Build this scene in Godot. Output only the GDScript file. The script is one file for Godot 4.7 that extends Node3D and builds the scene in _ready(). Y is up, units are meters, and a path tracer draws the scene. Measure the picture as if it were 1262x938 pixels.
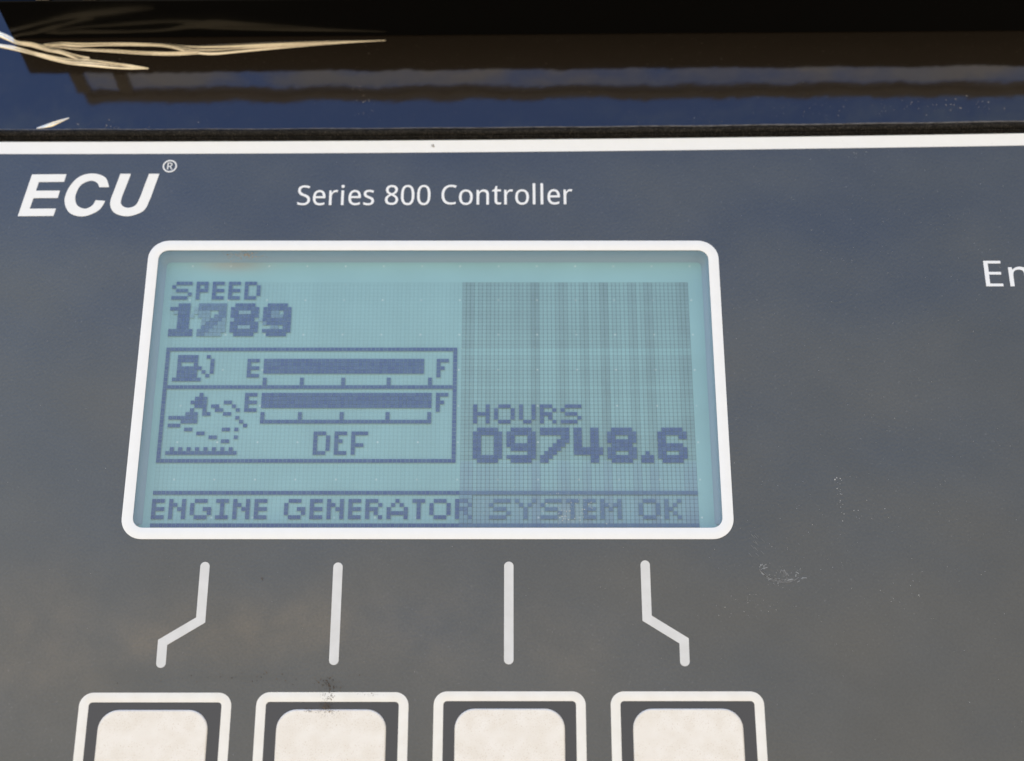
extends Node3D
# Close-up of the face of a generator controller under the glossy lip of its black enclosure.
# All lengths below are millimetres on the panel (x right, y up, z out of the panel); MM turns them into metres.
const MM := 0.001
const BASE := Vector3(0, 1.3, 0)          # centre of the panel face, metres

# ------------------------------------------------------------------ mesh helpers
func begin() -> SurfaceTool:
	var st := SurfaceTool.new()
	st.begin(Mesh.PRIMITIVE_TRIANGLES)
	return st

func tri(st: SurfaceTool, a: Vector3, b: Vector3, c: Vector3, n: Vector3, col := Color.WHITE) -> void:
	# winds the face clockwise as seen from the side that n points to
	var p := [a, b, c]
	if (b - a).cross(c - a).dot(n) > 0.0:
		p = [a, c, b]
	for v in p:
		st.set_color(col)
		st.set_normal(n)
		st.set_uv(Vector2(v.x, v.y))
		st.add_vertex(v * MM)

func quad(st: SurfaceTool, a: Vector3, b: Vector3, c: Vector3, d: Vector3, n: Vector3, col := Color.WHITE) -> void:
	tri(st, a, b, c, n, col)
	tri(st, a, c, d, n, col)

func tri_n(st: SurfaceTool, p: Array, n: Array, col := Color.WHITE) -> void:
	# a face with a normal for each corner
	var o := [0, 1, 2]
	var nn: Vector3 = n[0] + n[1] + n[2]
	if (p[1] - p[0]).cross(p[2] - p[0]).dot(nn) > 0.0:
		o = [0, 2, 1]
	for k in o:
		st.set_color(col)
		st.set_normal(n[k])
		st.set_uv(Vector2(p[k].x, p[k].y))
		st.add_vertex(p[k] * MM)

func rect(st: SurfaceTool, x0: float, y0: float, x1: float, y1: float, z: float, col := Color.WHITE) -> void:
	quad(st, Vector3(x0, y0, z), Vector3(x1, y0, z), Vector3(x1, y1, z), Vector3(x0, y1, z), Vector3(0, 0, 1), col)

func plate(st: SurfaceTool, poly: PackedVector2Array, z0: float, z1: float, soft := 0.0) -> void:
	# a flat shape with thickness; soft rounds its upper edge inwards
	var top := poly
	if soft > 0.0:
		var inset := Geometry2D.offset_polygon(poly, -soft, Geometry2D.JOIN_ROUND)
		if inset.size() == 1 and inset[0].size() > 2:
			pass
	var idx := Geometry2D.triangulate_polygon(top)
	for k in range(0, idx.size(), 3):
		var a := top[idx[k]]
		var b := top[idx[k + 1]]
		var c := top[idx[k + 2]]
		tri(st, Vector3(a.x, a.y, z1), Vector3(b.x, b.y, z1), Vector3(c.x, c.y, z1), Vector3(0, 0, 1))
	var turn := -1.0 if Geometry2D.is_polygon_clockwise(top) else 1.0
	for k in top.size():
		var a := top[k]
		var b := top[(k + 1) % top.size()]
		var d := (b - a).normalized()
		var n := Vector3(d.y, -d.x, 0) * turn
		quad(st, Vector3(a.x, a.y, z0), Vector3(b.x, b.y, z0), Vector3(b.x, b.y, z1), Vector3(a.x, a.y, z1), n)

func round_rect(x0: float, y0: float, x1: float, y1: float, r: float, steps := 10) -> PackedVector2Array:
	var out := PackedVector2Array()
	var c := [Vector2(x1 - r, y1 - r), Vector2(x0 + r, y1 - r), Vector2(x0 + r, y0 + r), Vector2(x1 - r, y0 + r)]
	for q in 4:
		for k in steps + 1:
			var a := (q + float(k) / steps) * PI / 2.0
			out.append(c[q] + Vector2(cos(a), sin(a)) * r)
	return out

func ring(st: SurfaceTool, outer: PackedVector2Array, inner: PackedVector2Array, z0: float, z1: float, bulge := 0.0) -> void:
	# a printed line that closes on itself, slightly crowned
	var n := outer.size()
	var rows := 5
	for k in n:
		var j := (k + 1) % n
		for s in rows:
			var t0 := float(s) / rows
			var t1 := float(s + 1) / rows
			var p := []
			var nn := []
			for e in [[k, t0], [j, t0], [j, t1], [k, t1]]:
				var q: Vector2 = outer[e[0]].lerp(inner[e[0]], e[1])
				var out2: Vector2 = (outer[e[0]] - inner[e[0]])
				var w := maxf(out2.length(), 0.001)
				var slope := bulge * PI * cos(PI * e[1]) / w
				p.append(Vector3(q.x, q.y, z1 + bulge * sin(PI * e[1])))
				nn.append((Vector3(out2.x, out2.y, 0) / w * slope + Vector3(0, 0, 1)).normalized())
			tri_n(st, [p[0], p[1], p[2]], [nn[0], nn[1], nn[2]])
			tri_n(st, [p[0], p[2], p[3]], [nn[0], nn[2], nn[3]])
		for side in [[outer, 1.0], [inner, -1.0]]:
			var a: Vector2 = side[0][k]
			var b: Vector2 = side[0][j]
			var d := (b - a).normalized()
			quad(st, Vector3(a.x, a.y, z0), Vector3(b.x, b.y, z0), Vector3(b.x, b.y, z1), Vector3(a.x, a.y, z1), Vector3(d.y, -d.x, 0) * side[1])

func stroke(pts: Array, w: float) -> PackedVector2Array:
	# a round-ended printed line through the given points
	var big := PackedVector2Array()
	for p in pts:
		big.append(p * 500.0)
	var out := PackedVector2Array()
	for p in Geometry2D.offset_polyline(big, w * 250.0, Geometry2D.JOIN_MITER, Geometry2D.END_ROUND)[0]:
		out.append(p / 500.0)
	return out

func smooth_run(pts: Array, n := 7) -> Array:
	var out := []
	for k in pts.size() - 1:
		var a: Vector2 = pts[maxi(k - 1, 0)]
		var b: Vector2 = pts[k]
		var c: Vector2 = pts[k + 1]
		var d: Vector2 = pts[mini(k + 2, pts.size() - 1)]
		for s in n:
			out.append(b.cubic_interpolate(c, a, d, float(s) / n))
	out.append(pts[-1])
	return out

func bar(st: SurfaceTool, lo: Vector3, hi: Vector3, ch := 0.25) -> void:
	# a box whose long edges along x are chamfered
	var p := [Vector2(lo.y, lo.z + ch), Vector2(lo.y + ch, lo.z), Vector2(hi.y - ch, lo.z), Vector2(hi.y, lo.z + ch), Vector2(hi.y, hi.z - ch), Vector2(hi.y - ch, hi.z), Vector2(lo.y + ch, hi.z), Vector2(lo.y, hi.z - ch)]
	for k in 8:
		var a: Vector2 = p[k]
		var b: Vector2 = p[(k + 1) % 8]
		var m := (a + b) / 2.0 - Vector2((lo.y + hi.y) / 2.0, (lo.z + hi.z) / 2.0)
		var d := (b - a).normalized()
		var n := Vector2(d.y, -d.x)
		if n.dot(m) < 0.0:
			n = -n
		quad(st, Vector3(lo.x, a.x, a.y), Vector3(hi.x, a.x, a.y), Vector3(hi.x, b.x, b.y), Vector3(lo.x, b.x, b.y), Vector3(0, n.x, n.y))
	for e in [[lo.x, -1.0], [hi.x, 1.0]]:
		for k in range(1, 7):
			tri(st, Vector3(e[0], p[0].x, p[0].y), Vector3(e[0], p[k].x, p[k].y), Vector3(e[0], p[k + 1].x, p[k + 1].y), Vector3(e[1], 0, 0))

# ------------------------------------------------------------------ scene helpers
func part(called: String, st: SurfaceTool, m: Material, parent: Node, label := "", kind := "") -> MeshInstance3D:
	var o := MeshInstance3D.new()
	o.name = called
	o.mesh = st.commit()
	o.material_override = m
	if label != "":
		o.set_meta("label", label)
	if kind != "":
		o.set_meta("kind", kind)
	parent.add_child(o, true)
	return o

func group_of(called: String, parent: Node) -> Node3D:
	var o := Node3D.new()
	o.name = called
	parent.add_child(o, true)
	return o

func thing(called: String, label: String, category: String, group := "") -> Node3D:
	var o := Node3D.new()
	o.name = called
	o.position = BASE
	o.set_meta("label", label)
	o.set_meta("category", category)
	if group != "":
		o.set_meta("group", group)
	add_child(o, true)
	return o

func lin(r: float, g: float, b: float) -> Color:
	return Color(r, g, b).linear_to_srgb()

func mat(c: Color, rough: float, spec := 0.5) -> StandardMaterial3D:
	var m := StandardMaterial3D.new()
	m.albedo_color = c.linear_to_srgb()
	m.roughness = rough
	m.metallic_specular = spec
	return m

func noise(sd: int, f: float, oct := 4) -> FastNoiseLite:
	var n := FastNoiseLite.new()
	n.seed = sd
	n.noise_type = FastNoiseLite.TYPE_SIMPLEX_SMOOTH
	n.frequency = f
	n.fractal_octaves = oct
	return n

func mottled(side: int, sd: int, f: float, a: Color, b: Color, speck: Color, amount: float) -> ImageTexture:
	# seamless blotches between two linear colours with small specks of a third
	var one := noise(sd, f, 5).get_seamless_image(side, side)
	var two := noise(sd + 7, 0.32, 2).get_seamless_image(side, side)
	var im := Image.create(side, side, true, Image.FORMAT_RGB8)
	for y in side:
		for x in side:
			var c := a.lerp(b, one.get_pixel(x, y).r)
			var s := two.get_pixel(x, y).r
			c = c.lerp(speck, clampf((s - 1.0 + amount) * 6.0, 0.0, 1.0))
			im.set_pixel(x, y, c.linear_to_srgb())
	im.generate_mipmaps()
	return ImageTexture.create_from_image(im)

func wear(m: StandardMaterial3D, t: Texture2D, per_metre: float) -> StandardMaterial3D:
	m.albedo_color = Color.WHITE
	m.albedo_texture = t
	m.uv1_triplanar = true
	m.uv1_scale = Vector3.ONE * per_metre
	return m

# upper edge of the printed panel, a little bowed and not quite square to the rest
func top_edge(x: float) -> float:
	return 47.22 + 0.00973 * x + 0.0000514 * x * x

func sky_panorama() -> ImageTexture:
	# clear air: a pale warm band of haze along the horizon that turns to deep blue; pale sunlit ground below
	var w := 512
	var h := 256
	var im := Image.create(w, h, false, Image.FORMAT_RGBF)
	var stops := [[-90.0, Color(0.54, 0.46, 0.35)], [-25.0, Color(0.74, 0.645, 0.51)], [-2.0, Color(1.0, 0.89, 0.70)], [2.0, Color(1.30, 1.20, 1.00)], [9.0, Color(1.08, 1.02, 0.90)], [17.0, Color(0.84, 0.87, 0.88)], [25.0, Color(0.74, 0.94, 1.10)], [32.5, Color(0.13, 0.33, 0.88)], [50.0, Color(0.17, 0.32, 0.72)], [90.0, Color(0.13, 0.24, 0.56)]]
	var thin := noise(51, 0.012, 4)
	for y in h:
		var up := 90.0 - 180.0 * (y + 0.5) / h
		for x in w:
			var a := TAU * (x + 0.5) / w
			var e := clampf(up + thin.get_noise_2d(40.0 * cos(a) * cos(deg_to_rad(up)) + 60.0, 40.0 * sin(a) * cos(deg_to_rad(up)) + y * 0.7) * 5.0 * smoothstep(2.0, 12.0, up), -90.0, 90.0)
			var c: Color = stops[0][1]
			for k in stops.size() - 1:
				if e >= stops[k][0]:
					var t := clampf((e - stops[k][0]) / (stops[k + 1][0] - stops[k][0]), 0.0, 1.0)
					c = (stops[k][1] as Color).lerp(stops[k + 1][1], t)
			# a little paler towards the sun's side
			c *= 1.0 + 0.45 * sin(a - PI) * cos(deg_to_rad(up)) * smoothstep(0.0, 14.0, up)
			im.set_pixel(x, y, c)
	return ImageTexture.create_from_image(im)

# ------------------------------------------------------------------ the liquid crystal display
const COL0 := -59.34
const PITCH := 0.70359
const ROW0 := 19.93
const SCREEN_Z := -2.72
const SMALL := {
	"E": ["111", "100", "111", "100", "111"], "N": ["1001", "1101", "1011", "1001", "1001"], "G": ["01110", "10000", "10011", "10001", "01110"],
	"I": ["111", "010", "010", "010", "111"], "R": ["1110", "1001", "1110", "1010", "1001"], "A": ["00100", "01010", "10001", "11111", "10001"],
	"T": ["111", "010", "010", "010", "010"], "O": ["01110", "10001", "10001", "10001", "01110"], "S": ["01111", "10000", "01110", "00001", "11110"],
	"Y": ["10001", "01010", "00100", "00100", "00100"], "M": ["10001", "11011", "10101", "10001", "10001"], "K": ["1001", "1010", "1100", "1010", "1001"],
	"P": ["111", "101", "111", "100", "100"], "D": ["1110", "1001", "1001", "1001", "1110"], "H": ["1001", "1001", "1111", "1001", "1001"],
	"U": ["1001", "1001", "1001", "1001", "0110"], "F": ["111", "100", "110", "100", "100"],
}
const LARGE := {
	"0": ["0111110", "1111111", "1100011", "1100011", "1100011", "1100011", "1100011", "1111111", "0111110"],
	"9": ["0111110", "1111111", "1100011", "1100011", "1111111", "0111111", "0000011", "1111111", "0111110"],
	"7": ["1111111", "1111111", "0000011", "0000111", "0001110", "0011100", "0111000", "1110000", "1100000"],
	"4": ["1100110", "1100110", "1100110", "1100110", "1100110", "1111111", "1111111", "0000110", "0000110"],
	"8": ["0111110", "1111111", "1100011", "1111111", "0111110", "1111111", "1100011", "1111111", "0111110"],
	"6": ["0111110", "1111111", "1100011", "1100000", "1111110", "1111111", "1100011", "1111111", "0111110"],
	"1": ["001110", "111110", "001110", "001110", "001110", "001110", "001110", "111111", "111111"],
	".": ["000", "000", "000", "000", "000", "000", "010", "111", "111"],
}
var dice := RandomNumberGenerator.new()
var inked := {}                            # cells that already carry a dot: c, r

func dot(st: SurfaceTool, c: float, r: float, depth := 1.0) -> void:
	if inked.has(Vector2(c, r)):
		return
	inked[Vector2(c, r)] = true
	var ink := Color(0.040, 0.085, 0.225)
	var ground := Color(0.25, 0.44, 0.47)
	if c >= 72 and c < 128 and r > 54:
		depth *= 0.82
	var col := ground.lerp(ink, depth * dice.randf_range(0.90, 1.0))
	var x := COL0 + c * PITCH
	var y := ROW0 - r * PITCH
	var g := 0.028
	rect(st, x + g, y - PITCH + g, x + PITCH - g, y - g, SCREEN_Z + 0.22, col)

func pattern(st: SurfaceTool, rows: Array, c: int, r: int, depth := 1.0) -> void:
	for j in rows.size():
		for i in rows[j].length():
			if rows[j][i] == "1":
				dot(st, c + i, r + j, depth)

func word(st: SurfaceTool, text: String, c: int, r: int, gap := 3) -> void:
	for ch in text:
		if ch == " ":
			c += gap
			continue
		pattern(st, SMALL[ch], c, r)
		c += SMALL[ch][0].length() + 1

func run(st: SurfaceTool, c0: int, c1: int, r: int, depth := 1.0) -> void:
	for c in range(c0, c1 + 1):
		dot(st, c, r, depth)

func column(st: SurfaceTool, c: int, r0: int, r1: int) -> void:
	for r in range(r0, r1 + 1):
		dot(st, c, r)

func screen_texture() -> ImageTexture:
	# the unlit matrix: fine cell grid, faint ghost columns on the right half, a rusty film at the top
	var s := 16.0                                   # texels a millimetre
	var w := 1648
	var h := 912
	var im := Image.create(w, h, true, Image.FORMAT_RGB8)
	var base := Color(0.235, 0.435, 0.470)
	var cloud := noise(3, 0.004, 3).get_image(w, h)
	var grain := noise(5, 0.25, 2).get_image(w, h)
	var streak := PackedFloat32Array()
	var bands := [[71, 75, 0.16], [76, 80, 0.06], [89, 91, 0.22], [91, 95, -0.07], [95, 98, 0.10], [98, 101, -0.04], [101, 103, 0.12], [103, 106, -0.05], [106, 108, 0.20], [108, 113, -0.03], [113, 115, 0.14], [115, 117, -0.03], [117, 119, 0.14], [119, 125, -0.05], [125, 128, 0.20]]
	for c in 128:
		var v := 0.015 + 0.05 * dice.randf()
		if c >= 72:
			v = 0.15 + 0.13 * dice.randf()
			for q in bands:
				if c >= q[0] and c < q[1]:
					v += q[2] * 1.15
		streak.append(v)
	var across := PackedFloat32Array()
	for r in 64:
		across.append(0.05 * dice.randf() + (-0.10 if r in [18, 19, 28, 47, 48] else 0.0) + (0.06 if r < 18 else 0.0))
	for y in h:
		var my := 28.0 - y / s
		var fr := (ROW0 - my) / PITCH
		for x in w:
			var mx := -65.0 + x / s
			var fc := (mx - COL0) / PITCH
			var c := base
			var shade := 1.0 + (cloud.get_pixel(x, y).r - 0.5) * 0.12 + (grain.get_pixel(x, y).r - 0.5) * 0.07
			if fc >= 0.0 and fc < 128.0 and fr >= 0.0 and fr < 64.0:
				var ci := int(fc)
				var right := 1.0 if ci >= 72 else 0.0
				var u := fc - ci
				var v := fr - int(fr)
				var off: float = streak[ci] * (1.0 + right * (cloud.get_pixel((x * 2) % w, (y * 2 + 300) % h).r - 0.5) * 0.45) + across[int(fr)] * (0.4 + right)
				var ink := Color(0.12, 0.20, 0.225)
				if right > 0.5 and fr > 47.5:
					ink = Color(0.145, 0.225, 0.33)
					off += 0.05
				if right > 0.5 and fr > 55.0:
					off += 0.14
				c = c.lerp(ink, clampf(off + 0.03, 0.0, 0.9))
				var edge_u := smoothstep(0.30, 0.5, absf(u - 0.5))
				var edge_v := smoothstep(0.30, 0.5, absf(v - 0.5))
				shade *= 1.0 - edge_u * (0.13 + 0.24 * right) - edge_v * (0.09 + 0.17 * right)
			# rust-brown deposit at the upper left corner of the glass
			var d := Vector2((mx + 49.0) / 5.5, (my - 23.4) / 1.3).length()
			c = c.lerp(Color(0.36, 0.30, 0.22), 0.55 * exp(-d * d) * (0.6 + 0.8 * grain.get_pixel(x, y).r))
			var e := Vector2((mx - 10.0) / 3.0, (my + 23.0) / 3.2).length()
			c = c.lerp(Color(0.40, 0.38, 0.33), 0.35 * exp(-e * e) * cloud.get_pixel(x, (y * 3) % h).r)
			# a lattice of tiny pale spacers
			var lx := fposmod(mx + 56.3, 6.72)
			var ly := fposmod(my - 22.9, 6.62)
			if absf(lx - 0.15) < 0.15 and absf(ly - 0.15) < 0.15:
				c = c.lerp(Color(0.75, 0.82, 0.82), 0.12 + 0.3 * cloud.get_pixel((x / 107 * 211) % w, (y / 105 * 157) % h).r)
			im.set_pixel(x, y, Color(c.r * shade, c.g * shade, c.b * shade).linear_to_srgb())
	im.generate_mipmaps()
	return ImageTexture.create_from_image(im)

# ------------------------------------------------------------------ the panel's printed face
func face_texture() -> ImageTexture:
	# charcoal plastic film with dust, rubbed patches and brownish grime; six texels a millimetre
	var s := 6.0
	var w := 1440
	var h := 912
	var im := Image.create(w, h, true, Image.FORMAT_RGB8)
	var big := noise(11, 0.0035, 4).get_image(w, h)
	var mid := noise(12, 0.022, 4).get_image(w, h)
	var fine := noise(13, 0.33, 3).get_image(w, h)
	var dust := noise(14, 0.21, 2).get_image(w, h)
	var base := Color(0.0285, 0.0285, 0.0285)
	var grime := Color(0.092, 0.070, 0.045)
	var pale := Color(0.17, 0.17, 0.17)
	var spots := [[-43.6, -43.0, 10.0, 5.0, 0.5], [-30.0, -41.5, 8.0, 5.0, 0.38], [-57.0, -44.0, 5.0, 4.0, 0.4], [-75.0, -45.0, 18.0, 12.0, 0.34], [-15.0, -43.0, 12.0, 8.0, 0.26], [10.0, -45.0, 16.0, 7.0, 0.16]]
	for y in h:
		var my := 52.0 - y / s
		for x in w:
			var mx := -120.0 + x / s
			var b := big.get_pixel(x, y).r
			var m := mid.get_pixel(x, y).r
			var f := fine.get_pixel(x, y).r
			var g := 0.0
			for q in spots:
				var e := Vector2((mx - q[0]) / q[2], (my - q[1]) / q[3]).length_squared()
				if e < 6.0:
					g += q[4] * exp(-e)
			var soot := 0.0
			for q in [[-28.4, -51.5, 1.1, 0.8, 0.55], [-29.2, -50.9, 0.8, 0.5, 0.3], [-27.2, -52.0, 1.5, 0.4, 0.3], [-42.0, -50.4, 9.0, 0.6, 0.22], [-60.0, -50.0, 7.0, 1.4, 0.18]]:
				var e := Vector2((mx - q[0]) / q[2], (my - q[1]) / q[3]).length_squared()
				if e < 6.0:
					soot += q[4] * exp(-e)
			var wipe := mid.get_pixel((x + y) / 9 % w, absi(x * 2 - y * 3) / 3 % h).r
			var c := base.lerp(grime, clampf(g * (0.35 + 1.1 * m), 0.0, 0.8))
			var k := 1.0 + (b - 0.5) * 0.34 + (m - 0.5) * 0.20 + (f - 0.5) * 0.62
			k *= (1.0 + (wipe - 0.5) * 0.16) * (1.0 - clampf(soot * (0.5 + f), 0.0, 0.85))
			var dd := dust.get_pixel(x, y).r
			c = Color(c.r * k, c.g * k, c.b * k).lerp(pale, clampf((dd - 0.80) * 3.0, 0.0, 0.5) * clampf(b * 1.6 - 0.3, 0.0, 1.0))
			im.set_pixel(x, y, c.linear_to_srgb())
	im.generate_mipmaps()
	return ImageTexture.create_from_image(im)

func flecks(st: SurfaceTool, spots: Array, z: float, a: Color, b: Color) -> void:
	# spots: x, y, reach across, reach up, how many, smallest, largest
	for q in spots:
		for k in int(q[4]):
			var p := Vector2(q[0] + dice.randfn() * q[2], q[1] + dice.randfn() * q[3])
			var r := dice.randf_range(q[5], q[6])
			var turn := dice.randf() * TAU
			var pts := []
			for e in 5:
				var t := turn + e * TAU / 5.0
				pts.append(Vector3(p.x + cos(t) * r * dice.randf_range(0.6, 1.3), p.y + sin(t) * r * dice.randf_range(0.6, 1.3), z))
			var col := a.lerp(b, dice.randf())
			for e in 3:
				tri(st, pts[0], pts[e + 1], pts[e + 2], Vector3(0, 0, 1), col)

func scratch(st: SurfaceTool, pts: Array, w: float, z: float, col: Color) -> void:
	for k in pts.size() - 1:
		var a: Vector2 = pts[k]
		var b: Vector2 = pts[k + 1]
		var n := (b - a).orthogonal().normalized() * w * dice.randf_range(0.3, 0.7)
		quad(st, Vector3(a.x - n.x, a.y - n.y, z), Vector3(b.x - n.x, b.y - n.y, z), Vector3(b.x + n.x, b.y + n.y, z), Vector3(a.x + n.x, a.y + n.y, z), Vector3(0, 0, 1), col)

func film_pane(st: SurfaceTool, x0: float, x1: float, y: float, z0: float, z1: float) -> void:
	var n := Vector3(0, -1, 0)
	var p := [Vector3(x0, y, z0), Vector3(x1, y, z0), Vector3(x1, y, z1), Vector3(x0, y, z1)]
	var uv := [Vector2(0, 0), Vector2(1, 0), Vector2(1, 1), Vector2(0, 1)]
	for k in [0, 2, 1, 0, 3, 2]:
		st.set_normal(n)
		st.set_uv(uv[k])
		st.add_vertex(p[k] * MM)

func dusty_film() -> ImageTexture:
	# pale dust that lies thick and thin on clear film
	var w := 1024
	var h := 64
	var im := Image.create(w, h, true, Image.FORMAT_RGBA8)
	var blot := noise(61, 0.012, 4)
	var tone := noise(62, 0.006, 2)
	for y in h:
		for x in w:
			var v := blot.get_noise_2d(x, y * 0.8) * 0.9 + tone.get_noise_2d(x, 7.0) * 0.5
			var t := clampf(0.5 + tone.get_noise_2d(x + 400.0, y * 0.3) * 1.2, 0.0, 1.0)
			var c := lin(0.74, 0.77, 0.85).lerp(lin(0.90, 0.84, 0.76), t)
			c.a = clampf(0.74 + v * 0.85, 0.15, 1.0)
			im.set_pixel(x, y, c)
	im.generate_mipmaps()
	return ImageTexture.create_from_image(im)

func ribbon(st: SurfaceTool, pts: Array, z: float, lift: float) -> void:
	# a strand of painted glint: x, y, width; the cross-section is a low arch
	var dense := []
	for k in pts.size() - 1:
		for s in 6:
			var t := s / 6.0
			var a: Vector3 = pts[maxi(k - 1, 0)]
			var d: Vector3 = pts[mini(k + 2, pts.size() - 1)]
			dense.append((pts[k] as Vector3).cubic_interpolate(pts[k + 1], a, d, t))
	dense.append(pts[-1])
	var grid := []
	for k in dense.size():
		var p: Vector3 = dense[k]
		var q: Vector3 = dense[mini(k + 1, dense.size() - 1)] - dense[maxi(k - 1, 0)]
		var n := Vector2(-q.y, q.x).normalized()
		var line := []
		for s in 7:
			var t := s / 3.0 - 1.0
			var hgt := lift * sqrt(maxf(0.0, 1.0 - t * t)) * minf(1.0, p.z / 0.5) * (1.0 + 0.12 * sin(k * 0.45 + s * 1.1))
			line.append(Vector3(p.x + n.x * t * p.z / 2.0, p.y + n.y * t * p.z / 2.0, z + hgt))
		grid.append(line)
	var normal := func(k: int, e: int) -> Vector3:
		var u: Vector3 = grid[mini(k + 1, grid.size() - 1)][e] - grid[maxi(k - 1, 0)][e]
		var v: Vector3 = grid[k][mini(e + 1, 6)] - grid[k][maxi(e - 1, 0)]
		var n := u.cross(v).normalized()
		return n if n.z > 0.0 else -n
	for k in grid.size() - 1:
		for e in 6:
			tri_n(st, [grid[k][e], grid[k + 1][e], grid[k + 1][e + 1]], [normal.call(k, e), normal.call(k + 1, e), normal.call(k + 1, e + 1)])
			tri_n(st, [grid[k][e], grid[k + 1][e + 1], grid[k][e + 1]], [normal.call(k, e), normal.call(k + 1, e + 1), normal.call(k, e + 1)])

func lettering(called: String, text: String, parent: Node, m: Material, box: Rect2, tilt: float) -> void:
	var t := TextMesh.new()
	var f := SystemFont.new()
	f.font_names = PackedStringArray(["Droid Sans"])
	t.text = text
	t.font = f
	t.font_size = 64
	t.pixel_size = 0.0001
	t.depth = 0.00004
	t.curve_step = 0.5
	var size := t.get_aabb()
	var o := MeshInstance3D.new()
	o.name = called
	o.mesh = t
	o.material_override = m
	var sx := box.size.x * MM / size.size.x
	var sy := box.size.y * MM / size.size.y
	var turn := Basis(Vector3(0, 0, 1), tilt)
	var b := turn * Basis.from_scale(Vector3(sx, sy, 1.0))
	o.transform = Transform3D(b, Vector3(box.position.x, box.position.y, 0.03) * MM - b * Vector3(size.position.x, size.position.y, 0))
	parent.add_child(o, true)

func _ready() -> void:
	dice.seed = 4
	# ---------------- camera
	var cam := Camera3D.new()
	cam.name = "camera"
	cam.fov = 26.72
	cam.near = 0.01
	cam.far = 50.0
	var eye := BASE + Vector3(0, -106.797, 247.981) * MM
	cam.look_at_from_position(eye, BASE, Vector3.UP)
	add_child(cam)
	cam.current = true
	var lens := CameraAttributesPhysical.new()
	lens.frustum_focal_length = 50.53
	lens.frustum_focus_distance = 0.2625
	lens.frustum_near = 0.01
	lens.frustum_far = 50.0
	lens.exposure_aperture = 16.0
	cam.attributes = lens
	# ---------------- sky, sun, exposure
	var env := Environment.new()
	env.background_mode = Environment.BG_SKY
	var sm := PanoramaSkyMaterial.new()
	sm.panorama = sky_panorama()
	var sky := Sky.new()
	sky.sky_material = sm
	env.sky = sky
	env.tonemap_mode = Environment.TONE_MAPPER_LINEAR
	env.tonemap_exposure = 1.55
	env.sdfgi_enabled = true
	env.ssao_enabled = true
	env.ssil_enabled = true
	var we := WorldEnvironment.new()
	we.name = "surroundings"
	we.environment = env
	add_child(we)
	# the sun stands high behind the enclosure: the face of the controller lies in open shade
	var sun := DirectionalLight3D.new()
	sun.name = "sun"
	sun.light_energy = 1.0
	sun.light_color = Color(1.0, 0.95, 0.86)
	sun.light_angular_distance = 0.5
	sun.shadow_enabled = true
	add_child(sun)
	sun.look_at_from_position(Vector3.ZERO, -Vector3(0.5, 0.85, -0.40), Vector3.UP)

	# ---------------- materials
	var face := mat(Color(0.05, 0.05, 0.052), 0.3, 0.74)
	face.albedo_color = Color.WHITE
	face.albedo_texture = face_texture()
	# the film lies a little uneven and has a fine matt grain
	var bumps := Image.create(1024, 648, false, Image.FORMAT_L8)
	var swell := noise(71, 0.006, 2).get_image(1024, 648)
	var grain := noise(72, 0.42, 2).get_image(1024, 648)
	for y in 648:
		for x in 1024:
			bumps.set_pixel(x, y, Color.from_hsv(0, 0, clampf(swell.get_pixel(x, y).r * 0.955 + grain.get_pixel(x, y).r * 0.045, 0.0, 1.0)))
	bumps.bump_map_to_normal_map(4.0)
	face.normal_enabled = true
	face.normal_texture = ImageTexture.create_from_image(bumps)
	face.normal_scale = 0.42
	var white_ink := wear(mat(Color(0.8, 0.8, 0.78), 0.42), mottled(256, 21, 0.02, Color(0.845, 0.845, 0.825), Color(0.87, 0.87, 0.855), Color(0.66, 0.63, 0.56), 0.16), 60.0)
	var grey_ink := wear(mat(Color(0.7, 0.7, 0.68), 0.45), mottled(128, 23, 0.03, Color(0.64, 0.635, 0.61), Color(0.70, 0.695, 0.675), Color(0.5, 0.48, 0.45), 0.12), 70.0)
	var letter_ink := mat(Color(0.82, 0.83, 0.84), 0.4)
	var cream := wear(mat(Color(0.8, 0.75, 0.68), 0.42), mottled(512, 27, 0.02, Color(0.785, 0.725, 0.63), Color(0.87, 0.825, 0.75), Color(0.52, 0.41, 0.29), 0.26), 26.0)
	var cream_line := wear(mat(Color(0.8, 0.77, 0.70), 0.42), mottled(256, 29, 0.02, Color(0.80, 0.765, 0.69), Color(0.865, 0.84, 0.78), Color(0.5, 0.4, 0.28), 0.16), 50.0)
	var dark_gap := mat(Color(0.050, 0.0485, 0.0505), 0.4)
	var recess := mat(Color(0.19, 0.30, 0.38), 0.5)
	var screen_m := mat(Color(0.26, 0.46, 0.49), 0.55, 0.3)
	screen_m.albedo_color = Color.WHITE
	screen_m.albedo_texture = screen_texture()
	var dots_m := mat(Color.WHITE, 0.55, 0.3)
	dots_m.vertex_color_use_as_albedo = true
	var flat_tint := mat(Color.WHITE, 0.7, 0.3)
	flat_tint.vertex_color_use_as_albedo = true
	var pane := mat(Color(0.75, 0.85, 0.9), 0.03)
	pane.transparency = BaseMaterial3D.TRANSPARENCY_ALPHA
	pane.albedo_color.a = 0.04
	var gloss := mat(Color(0.0165, 0.0122, 0.0085), 0.075, 0.6)
	var black := mat(Color(0.0015, 0.0014, 0.0013), 0.14, 0.25)
	var rubber := wear(mat(Color(0.02, 0.02, 0.02), 0.5), mottled(256, 31, 0.05, Color(0.003, 0.003, 0.003), Color(0.022, 0.021, 0.02), Color(0.15, 0.13, 0.11), 0.34), 38.0)
	rubber.roughness = 0.75
	rubber.metallic_specular = 0.2
	var rail_m := mat(Color(0.30, 0.265, 0.22), 0.6)
	var glint_m := mat(Color(0.98, 0.86, 0.66), 0.22)  # pale gold that stands in for bright reflections in the gloss
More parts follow.
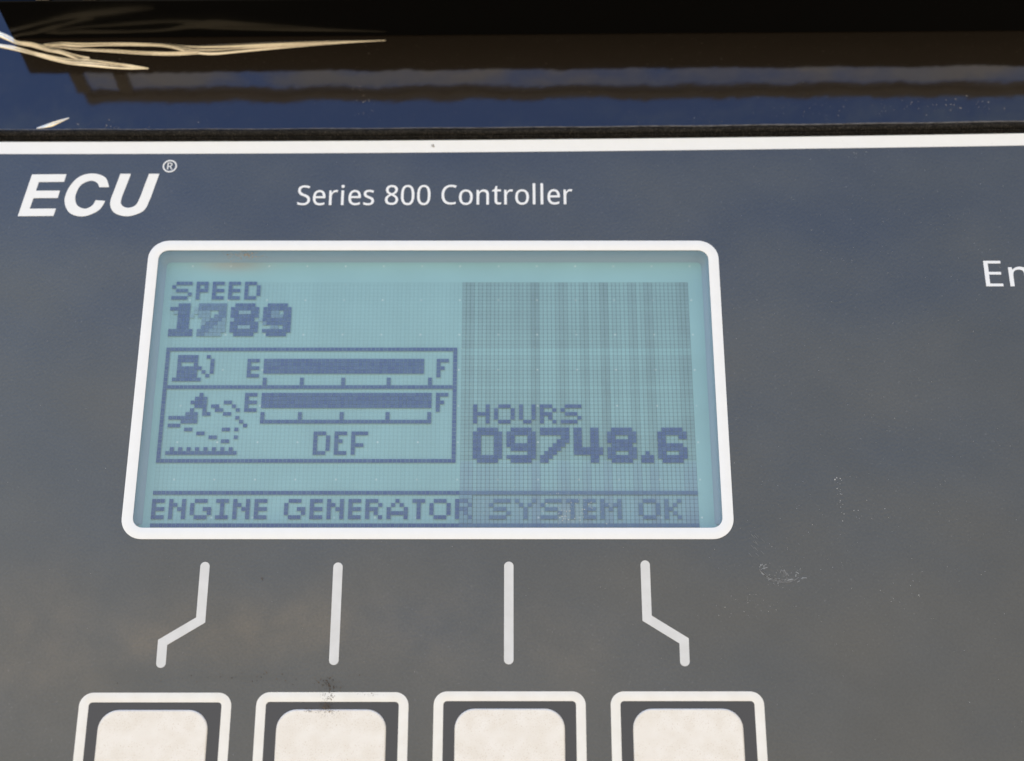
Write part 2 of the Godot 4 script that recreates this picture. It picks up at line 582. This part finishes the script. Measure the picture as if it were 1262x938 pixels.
	glint_m.metallic = 0.8
	glint_m.transparency = BaseMaterial3D.TRANSPARENCY_ALPHA
	glint_m.albedo_color.a = 0.82
	var lit_edge_dust := wear(mat(Color(0.4, 0.35, 0.3), 0.9, 0.1), mottled(256, 37, 0.03, Color(0.16, 0.135, 0.11), Color(0.46, 0.40, 0.33), Color(0.03, 0.03, 0.03), 0.34), 60.0)  # tan dust, pale enough to paint the light on the bead's edge
	var haze := mat(Color(0.8, 0.8, 0.78), 0.4)
	haze.transparency = BaseMaterial3D.TRANSPARENCY_ALPHA
	haze.albedo_color = Color.WHITE
	haze.albedo_texture = dusty_film()
	haze.backlight_enabled = true
	haze.backlight = Color(1.0, 1.0, 1.0)

	# ---------------- the enclosure: glossy sheet, overhanging lip with a slotted canopy
	var box := thing("enclosure", "glossy black enclosure with a dark overhanging lip above the controller face", "enclosure")
	box.rotation.z = deg_to_rad(0.53)
	var st := begin()
	var wave := noise(41, 0.13, 3)
	var fine_wave := noise(42, 0.55, 2)
	var nx := 300
	var ny := 60
	var grid := []
	for j in ny + 1:
		var line := []
		for i in nx + 1:
			var x := -150.0 + 300.0 * i / nx
			var y := 44.0 + 50.0 * j / ny
			var gx := wave.get_noise_2d(x * 0.35, y) * 0.005 + fine_wave.get_noise_2d(x, y) * 0.004
			var gy := wave.get_noise_2d(x * 0.6 + 300.0, y) * 0.013 + fine_wave.get_noise_2d(x + 90.0, y) * 0.008
			line.append([Vector3(x, y, -1.0), Vector3(gx, gy, 1.0).normalized()])
		grid.append(line)
	for j in ny:
		for i in nx:
			var a: Array = grid[j][i]
			var b: Array = grid[j][i + 1]
			var c: Array = grid[j + 1][i + 1]
			var d: Array = grid[j + 1][i]
			tri_n(st, [a[0], b[0], c[0]], [a[1], b[1], c[1]])
			tri_n(st, [a[0], c[0], d[0]], [a[1], c[1], d[1]])
	part("glossy_sheet", st, gloss, box)
	st = begin()
	bar(st, Vector3(-150, 44, -4.0), Vector3(150, 94, -1.2), 0.3)
	part("sheet_backing", st, black, box)
	# the lip: its lower face stands at y = 70.6 and reaches ten millimetres out of the sheet
	st = begin()
	bar(st, Vector3(-92.2, 70.55, -0.9), Vector3(150, 74.6, 10.35), 0.12)
	part("lip", st, black, box)
	st = begin()
	bar(st, Vector3(-83.6, 70.55, 17.8), Vector3(150, 72.3, 21.0), 0.35)
	part("front_rail", st, rail_m, box)
	for x in [-84.9, -76.4]:
		st = begin()
		bar(st, Vector3(x, 70.6, 10.38), Vector3(x + 2.3, 72.1, 17.77), 0.3)
		part("rail_post", st, rail_m, box)
	st = begin()
	film_pane(st, -82.5, 150.0, 72.2, 10.4, 17.75)
	part("dusty_film_pane", st, haze, box)
	dice.seed = 9
	st = begin()
	for k in 2600:
		var p := Vector2(dice.randf_range(-105, 105), dice.randf_range(49, 70))
		flecks(st, [[p.x, p.y, 0.0, 0.0, 1, 0.02, 0.03 + 0.05 * dice.randf() * dice.randf()]], -0.985, Color(0.05, 0.045, 0.04), Color(0.22, 0.19, 0.16))
	flecks(st, [[-72.0, 50.8, 4.0, 0.8, 40, 0.05, 0.13], [60.0, 54.0, 9.0, 1.2, 40, 0.04, 0.1], [83.0, 54.5, 5.0, 0.8, 24, 0.05, 0.14], [-27.0, 55.0, 1.0, 4.0, 30, 0.04, 0.12]], -0.985, Color(0.12, 0.11, 0.1), Color(0.35, 0.31, 0.27))
	part("dust", st, flat_tint, box, "", "stuff")

	# ---------------- gasket between the sheet and the panel
	var gasket := thing("gasket", "dusty black rubber gasket strip along the top edge of the controller panel", "gasket")
	var prof := [Vector2(-0.02, -0.95), Vector2(1.0, -0.95), Vector2(1.02, -0.6), Vector2(1.14, -0.45), Vector2(1.26, -0.55), Vector2(1.32, -0.85), Vector2(1.4, -0.35), Vector2(1.58, -0.02), Vector2(1.95, 0.14), Vector2(2.3, 0.1), Vector2(2.5, -0.02), Vector2(2.66, -0.22), Vector2(2.76, -0.5), Vector2(2.8, -0.97)]
	st = begin()
	var n_along := 120
	for i in n_along:
		for k in prof.size() - 1:
			var p := []
			var nn := []
			for e in [[i, k], [i + 1, k], [i + 1, k + 1], [i, k + 1]]:
				var x: float = -130.0 + 260.0 * e[0] / n_along
				var q: Vector2 = prof[e[1]]
				p.append(Vector3(x, top_edge(x) + q.x + 0.04 * sin(x * 0.31), q.y))
				var d: Vector2 = prof[mini(e[1] + 1, prof.size() - 1)] - prof[maxi(e[1] - 1, 0)]
				nn.append(Vector3(0, -d.y, d.x).normalized())
			tri_n(st, [p[0], p[1], p[2]], [nn[0], nn[1], nn[2]])
			tri_n(st, [p[0], p[2], p[3]], [nn[0], nn[2], nn[3]])
	part("rubber_bead", st, rubber, gasket)
	# dusty upper edge of the bead, its light painted pale; wider towards the right
	st = begin()
	for i in 260:
		var xa := -130.0 + i
		var xb := xa + 1.0
		var wa := 0.20 + 0.14 * smoothstep(-60.0, 60.0, xa) + 0.03 * sin(xa * 1.3) * sin(xa * 0.37)
		var wb := 0.20 + 0.14 * smoothstep(-60.0, 60.0, xb) + 0.03 * sin(xb * 1.3) * sin(xb * 0.37)
		var ya := top_edge(xa) + 2.80 + 0.04 * sin(xa * 0.31)
		var yb := top_edge(xb) + 2.80 + 0.04 * sin(xb * 0.31)
		quad(st, Vector3(xa, ya - wa, 0.0), Vector3(xb, yb - wb, 0.0), Vector3(xb, yb + 0.04, -0.2), Vector3(xa, ya + 0.04, -0.2), Vector3(0, 0.86, 0.5))
	part("lit_dusty_edge", st, lit_edge_dust, gasket)

	# ---------------- reflected glints on the glossy sheet, painted as raised pale gold ribbons
	var glints := [
		["pale glint of reflected sunlight shaped as a ribbon, long upper strand under the lip at left", [[[-87.17, 68.37, 0.31], [-83.89, 68.64, 0.61], [-80.85, 68.46, 0.77], [-75.58, 68.55, 0.61], [-69.54, 68.46, 0.54], [-64.23, 68.19, 0.61], [-59.65, 67.47, 1.38], [-55.59, 67.47, 1.84], [-49.89, 67.83, 1.38], [-42.38, 68.28, 1.0], [-34.86, 68.77, 0.69], [-28.84, 69.13, 0.38], [-23.56, 69.37, 0.12]], [[-86.1, 68.19, 0.23], [-79.98, 67.38, 0.38], [-73.92, 67.02, 0.54], [-67.86, 66.57, 0.61], [-62.58, 66.39, 0.61], [-58.11, 66.93, 1.07]]]],
		["pale glint of reflected sunlight shaped as a ribbon, lower forked strand crossing the left end of the lip", [[[-97.37, 71.45, 0.92], [-95.47, 70.73, 0.92], [-93.54, 69.82, 0.92], [-91.92, 68.91, 0.61], [-89.13, 68.37, 0.77], [-86.32, 67.47, 0.92], [-83.69, 66.84, 0.77], [-81.34, 66.03, 0.77], [-78.24, 65.14, 0.92]], [[-97.0, 68.55, 0.61], [-95.15, 68.19, 0.61], [-92.05, 67.56, 0.77], [-88.92, 66.57, 0.61], [-85.49, 65.49, 0.77], [-81.95, 64.69, 1.07], [-78.17, 64.42, 1.38], [-74.38, 64.06, 1.23], [-70.58, 63.53, 0.77], [-67.1, 63.12, 0.15]]]],
		["small pale glint shaped as a sliver on the gasket edge at far left", [[[-86.25, 50.23, 0.23], [-83.84, 51.0, 0.77], [-82.44, 51.69, 0.61], [-80.61, 52.47, 0.12]]]],
	]
	for s in glints:
		var t := thing("glint_streak", s[0], "film strip")
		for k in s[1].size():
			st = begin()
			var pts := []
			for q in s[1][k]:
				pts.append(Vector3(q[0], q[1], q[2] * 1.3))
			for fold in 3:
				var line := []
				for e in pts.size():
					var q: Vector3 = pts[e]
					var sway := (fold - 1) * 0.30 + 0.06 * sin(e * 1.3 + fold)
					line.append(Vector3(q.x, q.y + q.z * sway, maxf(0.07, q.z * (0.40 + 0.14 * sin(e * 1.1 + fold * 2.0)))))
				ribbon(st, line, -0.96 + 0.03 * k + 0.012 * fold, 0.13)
			part("strand", st, glint_m, t)

	# ---------------- the controller
	var ctl := thing("generator_controller", "charcoal generator controller panel with a teal display and four cream keys", "controller")
	# face film, in pieces round the display window
	var wx0 := -62.15
	var wx1 := 34.8
	var wy0 := -26.6
	var wy1 := 25.3
	st = begin()
	rect(st, -120, -98, 120, wy0, 0.0)
	rect(st, -120, wy0, wx0, wy1, 0.0)
	rect(st, wx1, wy0, 120, wy1, 0.0)
	for k in 96:
		var xa := -120.0 + 2.5 * k
		var xb := xa + 2.5
		quad(st, Vector3(xa, wy1, 0), Vector3(xb, wy1, 0), Vector3(xb, top_edge(xb), 0), Vector3(xa, top_edge(xa), 0), Vector3(0, 0, 1))
		quad(st, Vector3(xa, top_edge(xa), 0), Vector3(xb, top_edge(xb), 0), Vector3(xb, top_edge(xb), -0.9), Vector3(xa, top_edge(xa), -0.9), Vector3(0, 1, 0))
	quad(st, Vector3(-120, -98, 0), Vector3(120, -98, 0), Vector3(120, -98, -6), Vector3(-120, -98, -6), Vector3(0, -1, 0))
	for e in [-120.0, 120.0]:
		quad(st, Vector3(e, -98, 0), Vector3(e, 47, 0), Vector3(e, 47, -6), Vector3(e, -98, -6), Vector3(signf(e), 0, 0))
	var face_part := part("face_film", st, face, ctl)
	face.uv1_scale = Vector3(1.0 / 240.0, -1.0 / 152.0, 1)
	face.uv1_offset = Vector3(0.5, 52.0 / 152.0, 0)
	st = begin()
	bar(st, Vector3(-120, -98, -9.0), Vector3(120, 43, -6.02), 0.5)
	part("housing_back", st, black, ctl)
	# white border along the top edge
	st = begin()
	for k in 120:
		var xa := -120.0 + 2.0 * k
		var xb := xa + 2.0
		quad(st, Vector3(xa, top_edge(xa) - 2.52, 0.04), Vector3(xb, top_edge(xb) - 2.52, 0.04), Vector3(xb, top_edge(xb) - 0.02, 0.04), Vector3(xa, top_edge(xa) - 0.02, 0.04), Vector3(0, 0, 1))
		quad(st, Vector3(xa, top_edge(xa) - 2.52, 0.0), Vector3(xb, top_edge(xb) - 2.52, 0.0), Vector3(xb, top_edge(xb) - 2.52, 0.04), Vector3(xa, top_edge(xa) - 2.52, 0.04), Vector3(0, -1, 0))
	part("border_line", st, white_ink, ctl)

	# display: bezel line, recess, screen, readouts, window
	var disp := group_of("display", ctl)
	st = begin()
	ring(st, round_rect(-63.4, -27.93, 35.98, 26.6, 3.5), round_rect(-61.6, -26.02, 34.2, 24.72, 1.75), 0.0, 0.10, 0.07)
	part("bezel_line", st, white_ink, disp)
	st = begin()
	var inner := round_rect(-61.6, -26.02, 34.2, 24.72, 1.75)
	for k in inner.size():
		var j := (k + 1) % inner.size()
		var lo := []
		var inw := []
		for e in [k, j]:
			var before := inner[(e - 1 + inner.size()) % inner.size()]
			var after := inner[(e + 1) % inner.size()]
			var d := (after - before).normalized()
			var n := Vector2(-d.y, d.x)
			inw.append(Vector3(n.x, n.y, 0))
			lo.append(inner[e] + n * (0.05 if n.y > 0.3 else 0.95))
		var prev := []
		for step in 6:
			var a := step / 5.0 * PI / 2.0
			var row := []
			for e in 2:
				var p: Vector2 = (inner[k] if e == 0 else inner[j]).lerp(lo[e], 1.0 - cos(a))
				var n: Vector3 = (inw[e] * cos(a) + Vector3(0, 0, 1) * sin(a)).normalized()
				row.append([Vector3(p.x, p.y, lerpf(-0.1, SCREEN_Z + 0.004, sin(a))), n])
			if step > 0:
				tri_n(st, [prev[0][0], prev[1][0], row[1][0]], [prev[0][1], prev[1][1], row[1][1]])
				tri_n(st, [prev[0][0], row[1][0], row[0][0]], [prev[0][1], row[1][1], row[0][1]])
			prev = row
	part("recess_wall", st, recess, disp)
	st = begin()
	rect(st, -65, -29, 38, 28, SCREEN_Z)
	part("screen", st, screen_m, disp)
	screen_m.uv1_scale = Vector3(1.0 / 103.0, -1.0 / 57.0, 1)
	screen_m.uv1_offset = Vector3(65.0 / 103.0, 28.0 / 57.0, 0)
	dice.seed = 12
	st = begin()
	word(st, "SPEED", 0, 0)
	pattern(st, LARGE["1"], 0, 6)
	pattern(st, LARGE["7"], 7, 6, 0.85)
	for q in [[7, 8], [8, 8], [9, 8], [7, 9], [8, 9], [9, 9], [8, 10], [9, 10], [12, 10], [13, 10], [8, 11], [11, 11], [12, 11], [13, 11], [11, 12], [12, 12], [13, 12], [10, 13], [11, 13], [12, 13], [13, 13], [9, 14], [10, 14], [11, 14], [12, 14]]:
		dot(st, q[0], q[1], 0.55)
	pattern(st, LARGE["8"], 15, 6)
	pattern(st, LARGE["9"], 23, 6)
	for q in [[25, 8], [26, 8], [25, 9], [26, 9], [27, 9], [25, 12], [26, 12], [23, 11]]:
		dot(st, q[0], q[1], 0.65)
	for q in [[17, 8], [18, 8], [19, 8], [17, 12], [18, 12], [19, 12], [6, 7], [6, 8], [22, 10], [15, 10], [5, 9], [1, 8]]:
		dot(st, q[0], q[1], 0.4)
	part("speed_readout", st, dots_m, disp)
	# the box of two gauges
	st = begin()
	run(st, 0, 70, 18)
	run(st, 1, 69, 28)
	run(st, 0, 70, 47)
	column(st, 0, 19, 46)
	column(st, 70, 19, 46)
	part("gauge_box", st, dots_m, disp)
	st = begin()
	pattern(st, ["00111110010", "00111110001", "00100010001", "00111111001", "00111110101", "00111110010", "01111111000"], 1, 20)
	pattern(st, SMALL["E"], 20, 21)
	for r in range(21, 25):
		run(st, 24, 62, r)
	pattern(st, SMALL["F"], 66, 21)
	for c in [24, 33, 43, 54, 64]:
		column(st, c, 26, 27)
	part("fuel_gauge", st, dots_m, disp)
	st = begin()
	pattern(st, ["0010", "0111", "1111", "0111"], 7, 30)
	pattern(st, ["0010", "0111", "1111", "1111"], 5, 34, 0.95)
	for q in [[12, 13, 33], [13, 14, 34], [10, 11, 35], [10, 10, 34], [15, 16, 32], [17, 17, 33], [18, 18, 34], [15, 16, 35], [18, 18, 36], [19, 19, 37], [20, 20, 38], [18, 18, 39], [15, 16, 39], [18, 18, 41], [15, 16, 42], [12, 13, 41], [9, 10, 40], [6, 7, 39], [2, 4, 38], [2, 4, 36]]:
		run(st, q[0], q[1], q[2])
	run(st, 2, 18, 45)
	for c in [3, 5, 7, 9, 11, 13, 15, 17]:
		dot(st, c, 44)
	pattern(st, SMALL["E"], 20, 30)
	for r in range(30, 34):
		run(st, 24, 64, r)
	pattern(st, SMALL["F"], 66, 30)
	for c in [24, 33, 43, 54, 64]:
		column(st, c, 35, 36)
	run(st, 24, 64, 37)
	pattern(st, ["1110", "1001", "1001", "1001", "1001", "1110"], 37, 40)
	pattern(st, ["111", "100", "110", "100", "100", "111"], 42, 40)
	pattern(st, ["1111", "1000", "1000", "1110", "1000", "1000"], 46, 40)
	part("fluid_gauge", st, dots_m, disp)
	st = begin()
	word(st, "HOURS", 75, 33)
	var c0 := 75
	for ch in "09748.6":
		pattern(st, LARGE[ch], c0, 39)
		c0 += 4 if ch == "." else 8
	part("hours_readout", st, dots_m, disp)
	st = begin()
	run(st, 0, 127, 55)
	run(st, 0, 127, 63)
	word(st, "ENGINE GENERATOR SYSTEM OK", 0, 57)
	for r in [56, 57, 58, 59, 60, 61, 62]:
		for c in [72, 73, 74]:
			dot(st, c, r, 0.6)
	part("status_line", st, dots_m, disp)
	st = begin()
	rect(st, -61.7, -26.1, 34.3, 24.8, -0.06)
	part("window_pane", st, pane, disp)
	dice.seed = 77
	st = begin()
	flecks(st, [[-14.0, -1.0, 24.0, 14.0, 170, 0.015, 0.05], [10.0, -22.5, 2.6, 1.6, 60, 0.03, 0.10], [8.5, -23.5, 0.7, 0.7, 18, 0.05, 0.13]], -0.03, Color(0.34, 0.40, 0.40), Color(0.62, 0.60, 0.54))
	flecks(st, [[-47.5, 23.6, 2.2, 0.5, 90, 0.03, 0.11], [-46.0, 23.9, 0.9, 0.3, 50, 0.04, 0.12]], -0.03, Color(0.26, 0.20, 0.13), Color(0.40, 0.33, 0.24))
	part("window_dust", st, flat_tint, disp, "", "stuff")

	# printed lettering
	st = begin()
	plate(st, PackedVector2Array([Vector2(-87.12, 31.53), Vector2(-85.61, 40.0), Vector2(-79.48, 40.05), Vector2(-79.72, 38.5), Vector2(-84.2, 38.45), Vector2(-84.52, 36.67), Vector2(-80.27, 36.7), Vector2(-80.48, 35.2), Vector2(-84.78, 35.17), Vector2(-85.2, 33.02), Vector2(-80.57, 33.06), Vector2(-80.84, 31.57)]), 0.0, 0.05)
	var letter := smooth_run([Vector2(-73.35, 37.41), Vector2(-73.9, 38.35), Vector2(-75.1, 38.7), Vector2(-76.7, 37.78), Vector2(-77.4, 35.6), Vector2(-76.9, 33.75), Vector2(-75.44, 33.02), Vector2(-74.25, 33.65), Vector2(-73.7, 34.75)]) + smooth_run([Vector2(-72.0, 34.6), Vector2(-73.0, 32.7), Vector2(-75.5, 31.5), Vector2(-78.0, 32.15), Vector2(-79.2, 34.5), Vector2(-78.75, 37.25), Vector2(-77.15, 39.5), Vector2(-74.8, 40.2), Vector2(-72.5, 39.4), Vector2(-71.6, 37.41)])
	plate(st, PackedVector2Array(letter), 0.0, 0.05)
	letter = [Vector2(-69.86, 40.13), Vector2(-67.99, 40.13)] + smooth_run([Vector2(-68.6, 37.6), Vector2(-69.2, 35.0), Vector2(-69.0, 33.75), Vector2(-67.84, 33.2), Vector2(-66.55, 33.75), Vector2(-65.9, 35.4), Vector2(-65.3, 37.9)]) + [Vector2(-64.75, 40.13), Vector2(-62.9, 40.13)] + smooth_run([Vector2(-63.55, 37.4), Vector2(-64.14, 34.9), Vector2(-65.1, 32.6), Vector2(-67.7, 31.52), Vector2(-70.2, 32.25), Vector2(-71.1, 34.2), Vector2(-70.6, 36.9)])
	plate(st, PackedVector2Array(letter), 0.0, 0.05)
	part("logo_lettering", st, white_ink, ctl)
	st = begin()
	var disc := PackedVector2Array()
	var hole := PackedVector2Array()
	for k in 36:
		var v := Vector2(cos(k * TAU / 36.0), sin(k * TAU / 36.0))
		disc.append(Vector2(-61.18, 41.72) + v * 1.27)
		hole.append(Vector2(-61.18, 41.72) + v * 1.02)
	ring(st, disc, hole, 0.0, 0.04)
	part("registered_mark_ring", st, letter_ink, ctl)
	lettering("registered_mark_letter", "R", ctl, letter_ink, Rect2(-61.62, 41.02, 0.98, 1.4), 0.0)
	lettering("series_lettering", "Series 800 Controller", ctl, letter_ink, Rect2(-38.0, 33.66, 48.7, 4.35), 0.0041)
	lettering("cut_off_lettering", "En", ctl, letter_ink, Rect2(82.0, 17.72, 7.6, 4.95), 0.0)

	# lines that lead from the display to the keys
	for q in [[Vector2(-49.27, -32.5), Vector2(-49.29, -41.3), Vector2(-55.0, -44.9), Vector2(-54.97, -48.2)], [Vector2(-27.92, -32.6), Vector2(-27.92, -47.75)], [Vector2(-0.51, -32.45), Vector2(-0.51, -47.65)], [Vector2(21.38, -32.25), Vector2(21.4, -41.0), Vector2(27.1, -44.65), Vector2(27.08, -47.95)]]:
		st = begin()
		plate(st, stroke(q, 1.5), 0.0, 0.05)
		part("leader_line", st, grey_ink, ctl)

	# four membrane keys
	var keys := [[-67.1, -43.5, -52.86, -63.85, -46.9], [-39.65, -16.04, -52.78, -36.35, -19.4], [-12.15, 11.42, -52.66, -8.85, 8.16], [15.3, 39.08, -52.66, 18.66, 35.65]]
	for q in keys:
		var key := group_of("key", ctl)
		var top: float = q[2]
		var low := top - 26.5
		st = begin()
		ring(st, round_rect(q[0], low, q[1], top, 2.1), round_rect(q[0] + 1.5, low + 1.5, q[1] - 1.5, top - 1.5, 0.6), 0.0, 0.06, 0.05)
		part("key_outline", st, cream_line, key)
		st = begin()
		rect(st, q[0] + 1.45, low + 1.45, q[1] - 1.45, top - 1.45, 0.02)
		part("key_ground", st, dark_gap, key)
		# the cap: an embossed pad with a rolled edge
		st = begin()
		var x0: float = q[3]
		var x1: float = q[4]
		var y1 := top - 2.66
		var y0 := low + 2.9
		var loops := []
		var steps := 5
		for s in steps + 1:
			var a := s * PI / 2.0 / steps
			var inset := 0.34 * (1.0 - cos(a))
			loops.append([round_rect(x0 + inset, y0 + inset, x1 - inset, y1 - inset, 3.1 - inset, 9), 0.02 + 0.24 * sin(a), a])
		for s in steps:
			var la: PackedVector2Array = loops[s][0]
			var lb: PackedVector2Array = loops[s + 1][0]
			for k in la.size():
				var j := (k + 1) % la.size()
				var d := la[j] - la[k]
				if d.length() < 0.0001:
					continue
				d = d.normalized()
				var side := Vector3(d.y, -d.x, 0)
				var na := (side * cos(loops[s][2]) + Vector3(0, 0, 1) * sin(loops[s][2])).normalized()
				var nb := (side * cos(loops[s + 1][2]) + Vector3(0, 0, 1) * sin(loops[s + 1][2])).normalized()
				var p := [Vector3(la[k].x, la[k].y, loops[s][1]), Vector3(la[j].x, la[j].y, loops[s][1]), Vector3(lb[j].x, lb[j].y, loops[s + 1][1]), Vector3(lb[k].x, lb[k].y, loops[s + 1][1])]
				tri_n(st, [p[0], p[1], p[2]], [na, na, nb])
				tri_n(st, [p[0], p[2], p[3]], [na, nb, nb])
		var lid: PackedVector2Array = loops[steps][0]
		var mid := Vector3((x0 + x1) / 2.0, (y0 + y1) / 2.0, loops[steps][1])
		for k in lid.size():
			var j := (k + 1) % lid.size()
			if lid[k].distance_to(lid[j]) > 0.0001:
				tri(st, mid, Vector3(lid[k].x, lid[k].y, mid.z), Vector3(lid[j].x, lid[j].y, mid.z), Vector3(0, 0, 1))
		part("key_cap", st, cream, key)

	# wear: pale scuffs, dust and a dab of dark grime over the second key
	dice.seed = 31
	st = begin()
	flecks(st, [[43.5, -34.3, 1.2, 1.0, 20, 0.02, 0.06], [53.6, -20.0, 0.35, 1.6, 24, 0.04, 0.13], [58.5, -23.0, 1.4, 0.8, 10, 0.03, 0.08], [38.0, -38.5, 3.0, 1.6, 40, 0.02, 0.07], [61.0, -37.0, 2.0, 1.2, 14, 0.02, 0.08], [46.0, -26.0, 5.0, 5.0, 50, 0.02, 0.06], [0.0, -8.0, 60.0, 30.0, 900, 0.015, 0.05], [66.0, 26.0, 18.0, 14.0, 420, 0.015, 0.06], [60.0, -25.0, 18.0, 16.0, 300, 0.015, 0.05], [62.0, 44.2, 0.8, 0.5, 6, 0.06, 0.12]], 0.05, Color(0.16, 0.165, 0.17), Color(0.55, 0.55, 0.53))
	for k in 26:
		var a := dice.randf_range(PI * 1.05, PI * 1.9)
		var r := dice.randf_range(3.0, 4.2)
		var c := Vector2(43.3, -31.6) + Vector2(cos(a), sin(a)) * r
		scratch(st, [c, c + Vector2(dice.randf_range(-0.5, 0.9), dice.randf_range(-0.4, 0.4))], 0.09, 0.052, Color(0.30, 0.31, 0.31))
	for k in 12:
		var c := Vector2(38.0 + dice.randf() * 2.5, -27.0 - dice.randf() * 3.5)
		scratch(st, [c, c + Vector2(0.5, -0.6)], 0.06, 0.052, Color(0.20, 0.21, 0.21))
	for k in 6:
		var from := dice.randf_range(3.5, 4.1)
		var upto := from + dice.randf_range(0.7, 1.6)
		var rad := dice.randf_range(3.2, 3.9)
		var arc := []
		for e in 12:
			var a := lerpf(from, upto, e / 11.0)
			arc.append(Vector2(43.3, -31.4) + Vector2(cos(a) * 1.15, sin(a)) * (rad + 0.05 * sin(e * 2.1 + k)))
		scratch(st, arc, 0.075, 0.053, Color(0.36, 0.37, 0.37).lerp(Color(0.18, 0.18, 0.18), dice.randf()))
	for k in 14:
		var a := dice.randf_range(4.2, 5.4)
		var c := Vector2(43.4, -32.6) + Vector2(cos(a), sin(a)) * dice.randf_range(0.3, 1.2)
		scratch(st, [c, c + Vector2(cos(a), sin(a)) * dice.randf_range(0.3, 0.9)], 0.07, 0.053, Color(0.28, 0.285, 0.285))
	part("scuff_marks", st, flat_tint, ctl, "", "stuff")
	st = begin()
	flecks(st, [[-28.4, -51.5, 0.8, 0.5, 90, 0.02, 0.09], [-28.5, -53.4, 0.6, 0.45, 60, 0.02, 0.07], [-28.7, -54.9, 0.5, 0.3, 80, 0.02, 0.09], [-31.4, -55.6, 0.5, 0.15, 14, 0.04, 0.1], [-22.0, -53.1, 1.0, 0.2, 30, 0.02, 0.05], [-14.0, 45.9, 0.25, 0.15, 12, 0.05, 0.11], [-40.0, -34.6, 0.1, 0.1, 4, 0.05, 0.1], [-40.0, -50.5, 9.0, 0.5, 40, 0.03, 0.1]], 0.115, Color(0.03, 0.026, 0.022), Color(0.16, 0.11, 0.07))
	flecks(st, [[-28.5, -55.7, 0.9, 0.2, 80, 0.02, 0.07], [-31.2, -55.75, 0.5, 0.1, 30, 0.02, 0.07], [-28.0, -56.2, 1.2, 0.4, 40, 0.015, 0.05]], 0.275, Color(0.05, 0.04, 0.03), Color(0.3, 0.2, 0.11))
	part("grime", st, flat_tint, ctl, "", "stuff")
